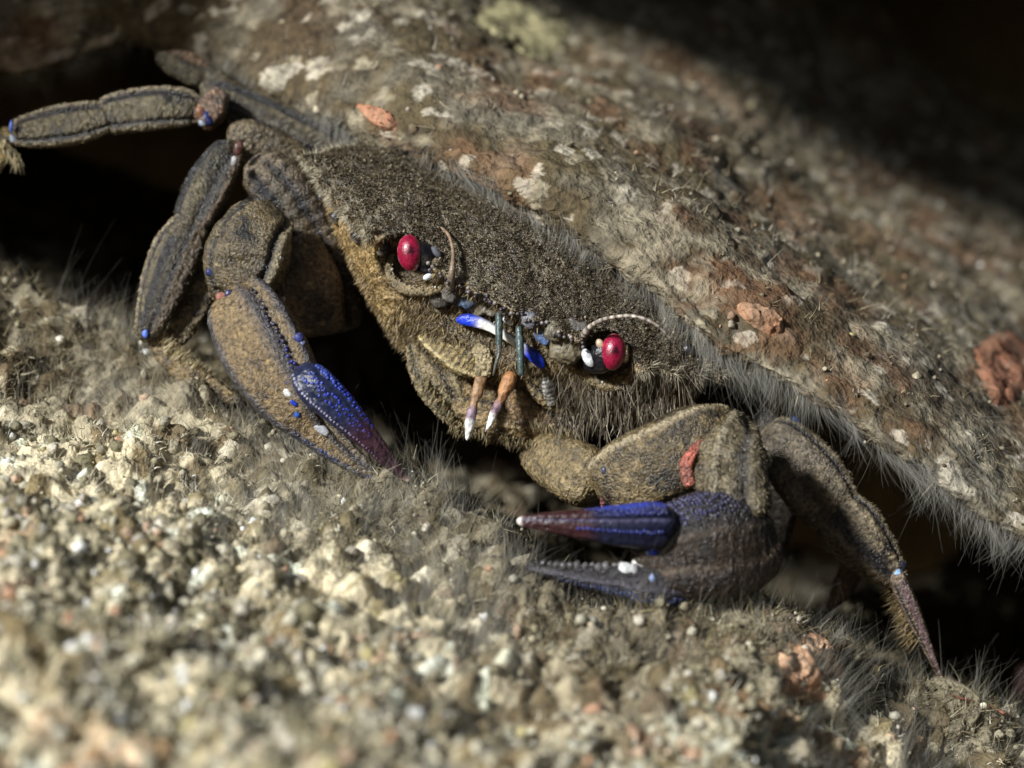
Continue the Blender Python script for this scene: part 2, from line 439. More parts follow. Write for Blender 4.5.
def surf(px, py, off=0.0, default=-.08):
    h, n_ = hit(BV_B, px, py)
    return (h[1] if h is not None else default) - off

# velvet on the carapace and fuzz on the sides of the face
mb = MB()
wd = (dors * (bn[:, 1] < .3)).astype(float) * (0.35 + (gn > -.15))
gk, gb2 = scatter(bv, bf, 3000, wd)
blobs(mb, bary(bv, bf, gk, gb2) + bary(bn, bf, gk, gb2) * .002, 0.0008 + .0018 * RNG.random(3000) ** 4, mix([.07, .052, .035], [.34, .275, .19], RNG.random(3000) ** 2.2))
k, bcx = scatter(bv, bf, 60000, wd * (.4 + (fbm(bv, 45, 2, 91) > -.1)))
root = bary(bv, bf, k, bcx); nr = bary(bn, bf, k, bcx)
cc = mix([.07, .055, .036], [.19, .15, .095], RNG.random(60000) ** 1.5)
strands(mb, root, nr + Vv * .5 + RNG.normal(size=(60000, 3)) * .55, .0030 + .0035 * RNG.random(60000), .0024, cc)
face_w = ((bs > .02) & (bs < .8) & (np.abs(bu) > .12) & (bn[:, 1] < .35)).astype(float)
k, bcx = scatter(bv, bf, 5500, face_w * (.15 + (fbm(bv, 30, 2, 61) > .0)))
root = bary(bv, bf, k, bcx); nr = bary(bn, bf, k, bcx)
cc = mix([.13, .085, .04], [.46, .34, .17], RNG.random(5500) ** 1.3)
strands(mb, root, nr * .8 - Wv * .7 + RNG.normal(size=(5500, 3)) * .35, .004 + .006 * RNG.random(5500), .0016, cc, 2, np.tile([0, 0, -.3], (5500, 1)))
# longer silky fringe along the margins of the carapace
mk = (np.abs(bs - .03) < .05) * (np.abs(bu) > .24) * (bn[:, 1] < .6)
k, bcx = scatter(bv, bf, 7000, mk.astype(float)); root = bary(bv, bf, k, bcx); nr = bary(bn, bf, k, bcx)
strands(mb, root, nr + RNG.normal(size=(7000, 3)) * .35 - Wv * .3, .008 + .012 * RNG.random(7000), .0013, mix([.22, .18, .12], [.5, .44, .33], RNG.random(7000)), 2)
obj("setae", mb, M_SETA, BODY, kind="stuff")

# fringe of long bristles under the shaded eye
mb = MB(); n = 2200
tt_ = RNG.random(n); px = 556 + tt_ * 140; py = 398 - 8 * np.sin(tt_ * 3.1) + RNG.normal(size=n) * 15 + np.where(tt_ > .7, -(tt_ - .7) * 120, 0)
root = np.array([P(a, b, surf(a, b, -.002)) for a, b in zip(px, py)])
dr = np.stack([-.12 + .25 * (tt_ - .4) + RNG.normal(size=n) * .14, -.55 + RNG.normal(size=n) * .15, -.75 + RNG.normal(size=n) * .12], 1)
strands(mb, root, dr, .012 + .034 * RNG.random(n) ** 1.8, .0015, mix([.05, .037, .025], [.34, .28, .20], RNG.random(n) ** 1.8), 4, np.tile([0, .25, -.35], (n, 1)) + RNG.normal(size=(n, 3)) * .35, .8)
obj("face_fringe", mb, M_SETA, BODY, kind="stuff")

# teeth, beads along the frontal edge
mb = MB()
fe = np.abs(ou) < .14; idx = np.where(fe & (ov > -.06))[0]
ep = BL(ou[idx], ov[idx] + .004, np.full(len(idx), -.004))
blobs(mb, ep + RNG.normal(size=ep.shape) * .003, .0018 + .0025 * RNG.random(len(idx)), mix([.05, .04, .05], [.32, .28, .26], RNG.random(len(idx)) ** 2))
obj("frontal_granules", mb, M_GLOSS, BODY, kind="stuff")

for px, py, sz, tl in ((313, 172, 6, 20), (321, 200, 8, 30), (336, 220, 9, 35), (356, 239, 8, 40), (380, 251, 8, 45), (724, 364, 8, -40), (744, 372, 8, -35), (762, 386, 7, -30), (690, 352, 7, -40)):
    mb = MB(); v0, f0 = ICO2
    vv_ = v0 * np.array([1, .8, 1.0]) * (1 - .75 * np.clip(-v0[:, 2], 0, 1))[:, None] * np.array([1, 1, 1.6])
    c = P(px, py, surf(px, py, .004, .05))
    mb.add(c + (vv_ * sz / K) @ rot_img(tl).T, f0, mix([.02, .018, .02], [.34, .27, .18], sstep(.0, -.9, v0[:, 2])))
    obj("margin_tooth", mb, M_GLOSS, BODY)
mb = MB()
mk = ((bs > .01) & (bs < .75) & (np.abs(bu) < .16) & (bn[:, 1] < .3)).astype(float)
k, bcx = scatter(bv, bf, 5000, mk); root = bary(bv, bf, k, bcx); nr = bary(bn, bf, k, bcx)
strands(mb, root, nr * .7 - Wv * .8 + RNG.normal(size=(5000, 3)) * .4, .006 + .014 * RNG.random(5000) ** 2, .0018, mix([.05, .035, .02], [.34, .25, .13], RNG.random(5000) ** 1.5), 2)
obj("mouth_setae", mb, M_SETA, BODY, kind="stuff")
# orbit rims: thick brown lower borders with tiny teeth
for cx, cy, ax, ay in ((421, 267, 33, 25), (616, 361, 34, 26)):
    mb = MB(); pp = []
    for a in np.linspace(math.radians(20), math.radians(195), 12):
        x = cx + ax * math.cos(a + .4); y = cy + ay * math.sin(a + .4)
        pp.append((x, y, surf(x, y, .002)))
    dm = np.array([p_[2] for p_ in pp]); dm = np.convolve(np.pad(dm, 2, mode='edge'), np.ones(5) / 5, 'valid')
    sg = Seg([(p_[0], p_[1], d_, 6.5 - 2.5 * abs(i - 5.5) / 5.5) for i, (p_, d_) in enumerate(zip(pp, dm))], .8, 90, 28, .08)
    hh = .003 * (.45 - worley(sg.v, 110, 3)[0]) + .002 * fbm(sg.v, 40, 2, 4)
    mb.add(sg.v + sg.nrm * hh[:, None], sg.f, mix([.075, .055, .03], [.24, .175, .085], .5 + .8 * fbm(sg.v, 50, 3, 6)))
    pts = sg.pt(np.linspace(.08, .92, 26), -2.2, 1.02); pts = pts + RNG.normal(size=pts.shape) * .0015
    blobs(mb, pts, .0012 + .0018 * RNG.random(26) ** 2, mix([.16, .12, .07], [.55, .52, .46], RNG.random(26) ** 2), ICO1)
    obj("orbit_rim", mb, M_SHELL, BODY, kind="stuff")

def ellipsoid(mb, c, ax, ay, az, R, colf, base=ICO3):
    v0, f0 = base
    v = c + (v0 * [ax, ay, az]) @ R.T
    mb.add(v, f0, colf(v0) if callable(colf) else colf)

# eyes on dark stalks
for ex, ey, sx, sy, tilt, wx, wy in ((410, 253, 428, 264, -6, 428, 277), (613, 352, 597, 352, 6, 588, 358)):
    dE = surf(ex, ey, -.0) - .012
    dE = min(dE, -.13)
    mb = MB()
    def ecol(v0):
        c = mix([.19, .004, .023], [.33, .011, .048], .5 + .8 * vnoise(v0 * 1.0, 9, 3))
        pup = (v0[:, 0] - .15) ** 2 / .05 + (v0[:, 2] - .12) ** 2 / .08
        c = mix(c, [.03, .0, .005], sstep(1.15, .75, pup) * (v0[:, 1] < 0)); c = mix(c, [.42, .20, .20], sstep(.10, .04, np.abs(v0[:, 1] + .12))); return c
    ellipsoid(mb, P(ex, ey, dE), .0205, .021, .030, rot_img(tilt), ecol)
    eye = obj("eye", mb, M_EYE, crab)
    mb = MB()
    R = rot_img(0)
    sgx = 1 if ex < 500 else -1
    sg = Seg([(ex - 2 * sgx, ey, dE + .006, 13), (ex + 9 * sgx, ey + 4, dE + .010, 16), (ex + 20 * sgx, ey + 8, dE + .022, 14), (ex + 30 * sgx, ey + 10, dE + .04, 7)], .8, 40, 36, .15)
    mb.add(sg.v + sg.nrm * (.002 * fbm(sg.v, 60, 2, 3))[:, None], sg.f, mix([.010, .009, .011], [.05, .042, .036], sstep(.1, .5, fbm(sg.v, 50, 2, 9))))
    ellipsoid(mb, P(wx, wy, dE + .002), .009, .005, .0055 if ex < 500 else .017, rot_img(-20 if ex < 500 else -28), [.60, .60, .63], ICO2)
    if ex > 500: ellipsoid(mb, P(600, 344, dE - .004), .0065, .005, .0095, rot_img(-25), [.45, .33, .22], ICO2)
    else: ellipsoid(mb, P(436, 252, dE + .004), .012, .006, .006, rot_img(50), [.10, .10, .12], ICO2)
    obj("eyestalk", mb, M_GLOSS, eye)

# antennae
def tube(mb, pts, col, m=10, n=40):
    s = Seg(pts, 1.0, n, m, .03, 2.0); mb.add(s.v, s.f, col(s) if callable(col) else col); return s
def band(s):
    return mix([.10, .07, .05], [.50, .44, .38], .5 + .6 * np.sin(s.t * 95))
mb = MB(); tube(mb, [(450, 290, surf(450, 290, .01), 5), (452, 272, surf(452, 272, .015), 3.2), (453, 252, surf(453, 252, .025), 1.7), (449, 236, surf(449, 236, .03), 1.6), (441, 227, surf(441, 227, .02), 1.1)], lambda s: mix([.16, .13, .10], [.30, .20, .13], s.t))
obj("antenna", mb, M_GLOSS, crab)
dd = surf(590, 330, .02)
mb = MB(); tube(mb, [(583, 336, dd, 4.5), (590, 327, dd - .02, 2.8), (605, 319, dd - .05, 2.0), (632, 316, dd - .08, 1.8), (655, 324, dd - .09, 1.5), (673, 341, dd - .08, 1.0)], band)
obj("antenna", mb, M_GLOSS, crab)

# face between the eyes: epistome arch (blue ends, white middle), antennules, antenna bases
mb = MB()
arch = [(456, 320, 4), (470, 320, 6.5), (488, 326, 5), (506, 336, 4.5), (524, 348, 5), (536, 358, 6.2), (544, 368, 3.5)]
da = min(surf(470, 320), surf(500, 333), surf(530, 352)) - .026
s = Seg([(a, b, da + .0004 * abs(a - 500), h) for a, b, h in arch], .6, 80, 24, .06)
BLUE = np.array([.015, .045, .55]); WH = np.array([.72, .68, .62])
e = np.abs(s.t - .48) / .5
c = mix(WH, BLUE, sstep(.34, .66, e)); c = mix(c, [.02, .03, .14], sstep(.25, .9, np.cos(s.th)) * sstep(-.05, .15, -np.cos(s.th) * -1) * .75)  # one long edge dark blue: the arch's shadow put into its colour
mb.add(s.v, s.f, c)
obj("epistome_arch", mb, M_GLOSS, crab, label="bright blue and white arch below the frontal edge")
for pts, c0 in (([(499, 312, da - .012, 3.6), (499, 330, da - .022, 3.8), (499, 346, da - .026, 3.2)], [.06, .085, .082]), ([(519, 326, da - .010, 3.6), (520, 348, da - .020, 4.0), (521, 376, da - .024, 3.0)], [.06, .085, .082])):
    mb = MB(); s = tube(mb, pts, np.array(c0))
    if pts[0][0] < 510: tube(mb, [(499, 345, da - .026, 3.6), (499, 353, da - .03, 2.0), (496, 364, da - .03, 1.7), (493, 376, da - .02, .8)], np.array([.11, .11, .10]))
    obj("antennule", mb, M_GLOSS, crab)
def lump(mb, px, py, ax, ay, tilt, col, off=-.002, dep=.35, base=ICO3, rough=.45, seed=1):
    v0, f0 = base
    v1 = v0 * (1 + rough * fbm(v0 * 1.0, 2.3, 3, seed))[:, None]
    c = P(px, py, surf(px, py, off))
    v = c + (v1 * [ax / K, dep * min(ax, ay) / K, ay / K]) @ rot_img(tilt).T
    col = np.asarray(col); cc = col[None] * (1 + .35 * fbm(v, 60, 3, seed + 3))[:, None]
    mb.add(v, f0, cc.clip(0, 1))
for i, a in enumerate([(466, 297, 11, 12, 0, [.07, .10, .16]), (478, 303, 13, 11, 20, [.20, .17, .11]), (492, 307, 10, 9, 0, [.22, .19, .15]), (541, 331, 8, 13, -20, [.10, .15, .30]), (555, 332, 9, 10, 10, [.12, .10, .065]),
                       (530, 320, 9, 8, 0, [.14, .14, .16]), (508, 318, 5, 7, -20, [.75, .75, .78]), (568, 345, 16, 20, 0, [.15, .12, .075]), (452, 290, 9, 13, 0, [.10, .09, .08]), (440, 296, 12, 10, 0, [.07, .06, .05]), (575, 330, 14, 10, 20, [.09, .08, .07])]):
    mb = MB(); lump(mb, *a, seed=i * 7)
    obj("face_plate", mb, M_MOUTH, crab)

# mouthparts
def stripes(c0, c1, fr):
    def g(s): return mix(c0, c1, .5 + .5 * np.sin(s.t * fr + 2 * np.sin(s.th)) + .4 * fbm(s.v, 40, 2, 5))
    return g
def part(name, segs, mat, parent, label=None, **kw):
    mb = MB()
    for pts, flat, colf in segs:
        s = Seg(pts, flat, 60, 40, .16); nz = fbm(s.v, 45, 3, 8) * .004
        mb.add(s.v + s.nrm * nz[:, None], s.f, colf(s) if callable(colf) else np.asarray(colf))
    return obj(name, mb, mat, parent, label=label)
DM = [surf(x_, y_) for x_, y_ in ((430, 345), (470, 370), (520, 390), (560, 410))]
def q(a, b, h, off=.012): return (a, b, float(np.mean(DM)) - off + .00035 * abs(a - 495) + .0004 * max(0, b - 390), h)
def tipcol(base):
    def g(s): return mix(mix(base, [.16, .13, .26], sstep(.45, .6, s.t) * .6), [.80, .77, .74], sstep(.66, .74, s.t))
    return g
d1 = surf(480, 385, .03)
part("palp", [([(484, 372, d1 - .01, 6), (477, 392, d1 - .02, 6.5), (474, 403, d1 - .024, 4.5), (471, 416, d1 - .026, 5.5), (467, 441, d1 - .024, 2.2)], .9, tipcol([.28, .16, .08]))], M_MOUTH, crab)
part("palp", [([(512, 372, d1 - .01, 8), (505, 390, d1 - .022, 6.5), (501, 399, d1 - .025, 4.5), (496, 410, d1 - .027, 5), (485, 432, d1 - .024, 2)], .9, tipcol([.32, .15, .06]))], M_MOUTH, crab)

# --- limbs
def shell_col(base, dark, ridges=(), seed=0, patch=.5, pits=.9):
    def g(s):
        n1 = fbm(s.v, 55, 3, seed); n2 = fbm(s.v, 16, 3, seed + 3)
        c = mix(base, dark, .35 + patch * n2 * 1.6 + .7 * n1)
        st = s.v - s.T.mean(0) * (s.v @ s.T.mean(0))[:, None] * .55
        c = mix(c, [.014, .012, .012], sstep(.20, .42, fbm(st, 62, 2, seed + 8)) * sstep(-.25, .2, fbm(s.v, 9, 2, seed + 5)) * pits)
        c = mix(c, np.asarray(base) * 1.5, sstep(.30, .55, fbm(s.v, 110, 2, seed + 18)) * .8)
        for th, wd_, col, t0, t1 in ridges:
            dth = np.abs((s.th - th + math.pi) % (2 * math.pi) - math.pi)
            k = sstep(wd_, wd_ * .4, dth) * sstep(t0, t0 + .05, s.t) * sstep(t1, t1 - .05, s.t)
            c = mix(c, col, k * .9)
        return c.clip(.004, .9)
    return g
BASE = np.array([.112, .088, .048]); DARK = np.array([.040, .030, .020]); BLK = np.array([.012, .011, .014])
SANDY = np.array([.19, .128, .058])
class Limb:
    def __init__(self): self.mb = MB(); self.fz = MB(); self.bd = MB(); self.segs = []; self.kn = []
    def seg(self, pts, colf, flat=.7, power=2.9, cap=.07, fuzz=2500, flen=.008, groove=(), lines=(), fcol=([.035, .028, .018], [.20, .162, .10]), amp=1.0, lumps=None):
        s = Seg(pts, flat, 110, 64, cap, power)
        h = .0018 * fbm(s.v, 40, 3, 31) + .0038 * (.45 - worley(s.v, 150, 5)[0]) + .0018 * fbm(s.v, 14, 2, 7)
        for th, wd_, dep, t0, t1 in groove:
            dth = np.abs((s.th - th + math.pi) % (2 * math.pi) - math.pi)
            h = h + dep * sstep(wd_, 0, dth) * sstep(t0, t0 + .06, s.t) * sstep(t1, t1 - .06, s.t)
        if lumps: h = h + lumps(s)
        s.c0 = colf(s) if callable(colf) else np.tile(np.asarray(colf, float), (len(s.v), 1))
        xx = np.sign(np.cos(s.th)) * np.abs(np.cos(s.th)) ** (2 / power); rpx = np.repeat(s.r, 64) * K
        fr = sstep(.02, .2, -np.sin(s.th)) * sstep(.0, .08, s.t) * sstep(1, .92, s.t)
        for x0, wp, dep, col in lines:
            kk = np.exp(-((xx - x0 + .05 * fbm(s.v, 12, 2, 3)) * rpx / wp) ** 2) * fr
            h = h + dep * kk
            if col is not None: s.c0 = mix(s.c0, col, kk * 1.15)
        s.vv = s.v + s.nrm * (h * amp)[:, None]
        self.mb.add(s.vv, s.f, s.c0); self.segs.append(s)
        fuzz = int(fuzz * .22)
        if fuzz:
            k, b_ = scatter(s.vv, s.f, fuzz, (s.nrm[:, 1] < .4) * (.08 + np.clip(s.c0.mean(1) / .12, 0, 1) ** 2))
            r_ = bary(s.vv, s.f, k, b_); nr_ = bary(s.nrm, s.f, k, b_)
            cb = bary(s.c0, s.f, k, b_)
            tdir = np.tile(s.T.mean(0), (fuzz, 1))
            cc = np.maximum(mix(fcol[0], fcol[1], RNG.random(fuzz) ** 1.5) * (.35 + .65 * np.clip(cb.mean(1) / .12, 0, 1.2))[:, None], .012)
            strands(self.fz, r_, nr_ * .8 + tdir * .9 + RNG.normal(size=(fuzz, 3)) * .35, flen * .42 * (.6 + .8 * RNG.random(fuzz)), .0019, cc)
        return s
    def beads(self, s, th, t0, t1, n, r, col, jit=.0, lift=.975):
        t = np.linspace(t0, t1, n)
        tha = th if np.isscalar(th) else np.interp(t, [t0, t1], th)
        i = np.clip(np.searchsorted(s.tt, t), 0, len(s.tt) - 1)
        p = s.at(i, np.broadcast_to(tha, i.shape).astype(float) + RNG.normal(size=n) * jit, lift)
        col = np.asarray(col)
        c = np.stack([np.interp(t, np.linspace(t0, t1, len(col)), col[:, k]) for k in range(3)], 1) if col.ndim == 2 else np.tile(col, (n, 1))
        rad = r / K * (.8 + .4 * RNG.random(n)) if np.isscalar(r) else np.linspace(r[0], r[1], n) / K
        blobs(self.bd, p, rad, c)
    def knob(self, px, py, d, ax, ay, tilt, col): self.kn.append((px, py, d, ax * .72, ay * .72, tilt, np.asarray(col) * .75))
    def set_knobs(self):
        v, f, _ = self.mb.arrays(); bv_ = BVHTree.FromPolygons([tuple(x) for x in v], [tuple(int(j) for j in t) for t in f])
        for px, py, d, ax, ay, tilt, col in self.kn:
            h, _n = hit(bv_, px, py); c = (h if h is not None else P(px, py, d)) + np.array([0, .25 * min(ax, ay) / K, 0])
            r = 1 + .25 * fbm(ICO2[0], 1.8, 2, int(px)); cc = np.asarray(col) * (1 + .5 * fbm(ICO2[0], 2.5, 2, int(py)))[:, None]
            self.bd.add(c + (ICO2[0] * r[:, None] * [ax / K, .55 * min(ax, ay) / K, ay / K]) @ rot_img(tilt).T, ICO2[1], cc.clip(.003, .9))
    def tuft(self, p0, p1, d0, d1, dirv, n, ln_, col=([.25, .20, .10], [.55, .46, .28])):
        t = RNG.random(n); root = P(*p0, d0)[None] * (1 - t)[:, None] + P(*p1, d1)[None] * t[:, None] + RNG.normal(size=(n, 3)) * .003
        dr = np.tile(np.array(dirv, float), (n, 1)) + RNG.normal(size=(n, 3)) * .25
        strands(self.fz, root, dr, ln_ * (.6 + .6 * RNG.random(n)), .0022, mix(col[0], col[1], RNG.random(n)), 2)
    def done(self, name, label=None):
        if self.kn: self.set_knobs()
        o = obj(name, self.mb, M_SHELL, crab, label=label)
        if self.fz.n: obj("setae", self.fz, M_SETA, o, kind="stuff")
        if self.bd.n: obj("granules", self.bd, M_GLOSS, o, kind="stuff")
        return o
HP = math.pi / 2
PURP = [.05, .035, .12]; BL2 = [.02, .045, .60]; NAVY = [.02, .025, .16]

# third maxillipeds: overlapping plates below the arch
L = Limb()
L.seg([q(436, 398, 8, .0), q(472, 404, 22, .002), q(514, 414, 25, .002), q(556, 432, 12, .0)], shell_col([.22, .145, .06], [.07, .048, .025], seed=79, pits=.3), .3, fuzz=2000, flen=.012, lines=((.2, 2, -.005, [.03, .02, .012]), (-.5, 2, .003, [.28, .2, .1])))
L.tuft((450, 425), (545, 445), float(np.mean(DM)), float(np.mean(DM)), (-.1, -.3, -.8), 400, .018, ([.08, .06, .03], [.28, .21, .11]))
L.done("sternum_plate")
L = Limb()
L.seg([q(412, 336, 8, .0), q(426, 362, 20, .004), q(444, 394, 21, .006), q(464, 428, 9, .002)], shell_col([.24, .18, .09], [.09, .068, .036], seed=80, pits=.3), .25, fuzz=2500, flen=.010, lines=((.35, 2.2, -.006, [.03, .022, .014]), (.75, 2.5, .004, [.22, .17, .09]), (-.6, 2, -.003, [.05, .04, .02])))
L.seg([q(420, 330, 8, .022), q(444, 343, 18, .032), q(468, 358, 20, .036), q(486, 372, 10, .032)], lambda s: stripes([.085, .058, .022], [.30, .22, .09], 75)(s), .35, fuzz=900, flen=.006, lines=((.55, 2, -.004, [.04, .028, .012]), (-.75, 2.2, .004, [.42, .33, .17])))
L.seg([q(474, 346, 5, .04), q(484, 358, 9, .044), q(482, 378, 8, .044)], shell_col([.34, .27, .15], [.10, .07, .03], seed=81, pits=.3), .6, fuzz=300, flen=.006)
L.tuft((425, 378), (466, 432), float(np.mean(DM)), float(np.mean(DM)), (-.5, -.3, -.8), 260, .016, ([.08, .06, .03], [.30, .23, .12]))
L.done("maxilliped")
L = Limb()
L.seg([q(510, 372, 10, .010), q(522, 398, 20, .012), q(546, 420, 22, .010), q(578, 436, 10, .0)], shell_col([.24, .15, .07], [.08, .052, .03], seed=82, pits=.3), .25, fuzz=2500, flen=.010, lines=((.4, 2.2, -.006, [.03, .02, .014]), (-.4, 2.2, .004, [.22, .13, .06]), (.8, 2, .003, [.20, .15, .09])))
L.seg([q(604, 414, 8, .004), q(574, 398, 20, .024), q(548, 384, 22, .032), q(524, 372, 10, .030)], lambda s: stripes([.09, .065, .032], [.30, .22, .11], 85)(s), .35, fuzz=900, flen=.006, lines=((.5, 2, -.004, [.03, .02, .01]), (-.7, 2.2, .004, [.28, .22, .13])))
L.seg([q(545, 376, 4, .044), q(549, 390, 7, .048), q(552, 406, 4, .044)], stripes([.10, .09, .08], [.42, .40, .36], 50), .5, fuzz=0, amp=.3)
L.tuft((530, 420), (580, 436), float(np.mean(DM)), float(np.mean(DM)), (.1, -.4, -.8), 260, .018, ([.08, .06, .03], [.30, .23, .12]))
L.done("maxilliped")

# left-hand claw (its fingers point into the crevice)
L = Limb()
L.seg([(345, 330, .16, 22), (322, 260, .10, 30), (285, 196, .06, 33), (252, 158, .04, 20)], shell_col([.11, .08, .05], BLK, seed=2, patch=.7, pits=.4), .8, fuzz=1500,
      lumps=lambda s: .0009 * np.sin(s.t * 90 + 3 * np.sin(s.th)), lines=((-.35, 3, -.006, BLK), (.4, 4, -.006, BLK), (.05, 3, .004, [.13, .10, .06])))
L.seg([(300, 235, .03, 16), (312, 285, .04, 30), (322, 335, .06, 22)], shell_col([.20, .13, .07], DARK, seed=4), .7, fuzz=2000)
ca_ = L.seg([(276, 214, -.02, 20), (258, 232, -.05, 36), (246, 262, -.07, 42), (236, 290, -.08, 32), (232, 306, -.09, 16)], shell_col([.15, .112, .06], DARK, seed=5, patch=.6, pits=1), .85, fuzz=2500,
            lumps=lambda s: -.008 * sstep(.12, .4, fbm(s.v, 36, 2, 77)), lines=((.62, 3, -.008, BLK), (.80, 3, .005, [.26, .21, .13]), (-.75, 3, -.004, [.03, .025, .02])))
pa = L.seg([(232, 290, -.10, 20), (246, 316, -.125, 38), (268, 356, -.15, 42), (294, 398, -.165, 34), (316, 428, -.165, 20), (345, 454, -.165, 12), (378, 478, -.165, 4)],
           shell_col(SANDY, [.15, .10, .05], ((-.55, .30, [.07, .06, .06], .05, .6), (-1.25, .26, [.06, .055, .06], .08, .62), (math.pi - .35, .45, [.07, .065, .08], .12, .7)), seed=7, patch=.3), .7, fuzz=3000, flen=.005, power=3.2, lines=((.88, 3, .007, [.05, .045, .05]), (.62, 3, -.005, [.13, .095, .055]), (.30, 3.2, .007, [.05, .045, .05]), (.08, 2.5, -.003, None), (-.9, 4, .003, [.06, .055, .06])))
for th, t0, t1 in ((-.35, .08, .52), (-.50, .06, .50), (-.65, .06, .50), (-1.20, .10, .54), (-1.32, .10, .55), (-1.44, .12, .56)):
    L.beads(pa, th, t0, t1, 24, 2.3, [[.05, .045, .06], [.05, .045, .07], [.03, .04, .35]], .05)
for th in (math.pi - .15, math.pi - .45, -math.pi + .1):
    L.beads(pa, th, .12, .78, 38, 2.4, [[.06, .06, .07], [.06, .06, .10], [.06, .10, .30]], .05)
for th in (-2.3, -2.7, 2.9):
    L.beads(pa, th, .62, .97, 26, 2.0, [[.03, .04, .10], [.03, .05, .22]], .04)
L.knob(288, 393, -.225, 8, 6, 25, [.78, .77, .76]); L.knob(293, 402, -.222, 8, 4, 40, [.02, .06, .55])
L.knob(296, 414, -.22, 6, 5, 40, [.05, .12, .50]); L.knob(322, 430, -.20, 12, 6, 35, [.50, .50, .54])
for px, py, d, r_, c in ((299, 338, -.20, 7, [.06, .07, .24]), (302, 343, -.205, 4.5, [.28, .30, .55]), (283, 292, -.12, 7, [.10, .06, .05]), (283, 299, -.125, 3.5, [.55, .40, .36]), (229, 294, -.13, 7, [.05, .05, .10]), (210, 272, -.08, 6, [.04, .05, .16])):
    L.knob(px, py, d, r_, r_, 0, c)
L.knob(222, 297, -.12, 9, 7, 20, [.35, .15, .11]); L.knob(238, 148, .0, 7, 12, 15, [.11, .05, .04]); L.knob(234, 161, -.012, 5, 8, 15, [.36, .34, .34])
clawL = L.done("claw", label="claw pointing down into the crevice, sandy palm with blue-beaded finger")
def finger_col(t_):
    return mix(mix(np.tile([.016, .020, .048], (len(t_), 1)), [.035, .014, .022], sstep(.42, .62, t_)), [.50, .34, .30], sstep(.94, .99, t_))
L = Limb()
fg = L.seg([(300, 366, -.19, 10), (313, 384, -.205, 19), (338, 408, -.21, 18), (368, 438, -.21, 12), (392, 465, -.205, 7), (409, 482, -.20, 2.5)], lambda s: finger_col(s.t), .8, fuzz=0, amp=.4, cap=.06,
           groove=((-1.9, .35, -.006, .1, .9), (-.95, .35, -.005, .1, .9)))
for th in (-.35, -.62, -.02): L.beads(fg, th, .10, .60, 30, (2.3, 1.1), [[.06, .09, .36], [.025, .045, .34], [.02, .025, .18]], .09)
for th in (-1.35, -1.55): L.beads(fg, th, .12, .62, 30, (1.9, 1.0), [[.06, .08, .34], [.02, .035, .32], [.03, .02, .14]], .07)
for th in (-2.2,): L.beads(fg, th, .06, .75, 34, (2.0, 1.0), [[.3, .3, .4], [.10, .05, .10]], .03)
v_, f_, c_ = L.mb.arrays(); o = obj("movable_finger", (v_, f_, c_), M_GLOSS, clawL); 
v_, f_, c_ = L.bd.arrays(); obj("finger_beads", (v_, f_, c_), M_GLOSS, clawL, kind="stuff")

# right-hand claw, held across below the face
L = Limb()
L.seg([(528, 440, .02, 10), (545, 456, -.03, 24), (575, 472, -.09, 31), (603, 484, -.12, 30)], shell_col([.20, .145, .07], [.08, .058, .03], seed=12, patch=.4, pits=.35), .75, cap=.16, fuzz=2500, flen=.006)
L.seg([(596, 490, -.12, 22), (622, 478, -.14, 37), (662, 462, -.16, 41), (704, 440, -.16, 38), (738, 420, -.13, 14)], shell_col([.165, .118, .058], [.035, .026, .016], seed=13, patch=.55), .75, cap=.10, fuzz=3500, flen=.007, lines=((.85, 2.6, .003, [.30, .24, .15]), (-.9, 2, -.002, [.06, .04, .03])))
L.seg([(606, 456, -.14, 2), (605, 480, -.155, 3), (602, 508, -.15, 2)], [.16, .05, .05], .8, fuzz=0)
L.seg([(706, 440, -.215, 3), (694, 450, -.222, 5), (686, 467, -.226, 6.5), (690, 488, -.228, 6)], shell_col([.34, .09, .06], [.14, .06, .045], seed=3, pits=.4), .7, fuzz=0, amp=.5)
cr = L.seg([(742, 420, -.17, 12), (735, 446, -.22, 30), (732, 478, -.25, 36), (736, 512, -.26, 34), (746, 540, -.26, 16)], shell_col([.15, .118, .07], [.03, .023, .016], seed=15, patch=.8), .8, cap=.12, fuzz=6000, flen=.014,
           lumps=lambda s: .014 * (.5 - worley(s.v, 30, 8)[0]), lines=((-.55, 4, .006, [.22, .18, .12]), (.2, 5, -.006, [.03, .025, .02])))
pm = L.seg([(768, 530, -.22, 26), (748, 540, -.25, 48), (715, 546, -.28, 56), (682, 552, -.30, 51), (652, 560, -.31, 36), (632, 568, -.31, 14)],
           shell_col([.034, .021, .014], [.011, .009, .008], ((math.pi + .5, 1.1, [.022, .019, .02], .15, .92),), seed=17, patch=.8), .62, cap=.08, fuzz=600, flen=.008, lines=((.30, 3, -.006, None), (.36, 2, .003, [.10, .07, .045]), (-.28, 2.5, .005, [.09, .065, .045])))
for th in np.linspace(-math.pi + .02, -math.pi + 1.0, 8):
    L.beads(pm, th + .03 * RNG.normal(), .28, .72, 20, 2.3, [[.03, .026, .03], [.05, .05, .11]], .06, .975)
L.beads(pm, math.pi - .1, .25, .78, 20, 3.0, [.03, .026, .03], .05)
fx = L.seg([(700, 588, -.29, 16), (660, 586, -.32, 20), (615, 580, -.325, 15), (570, 574, -.32, 10), (524, 566, -.31, 4)], lambda s: mix(np.tile([.018, .014, .018], (len(s.v), 1)), [.010, .008, .010], s.t), .8, fuzz=400, flen=.006, amp=.6, lines=((-.3, 2.5, -.004, None), (.2, 2, .004, [.05, .045, .06])))
L.beads(fx, -math.pi + .25, .40, .93, 15, 4.2, [[.16, .15, .15], [.03, .027, .03]], .22)
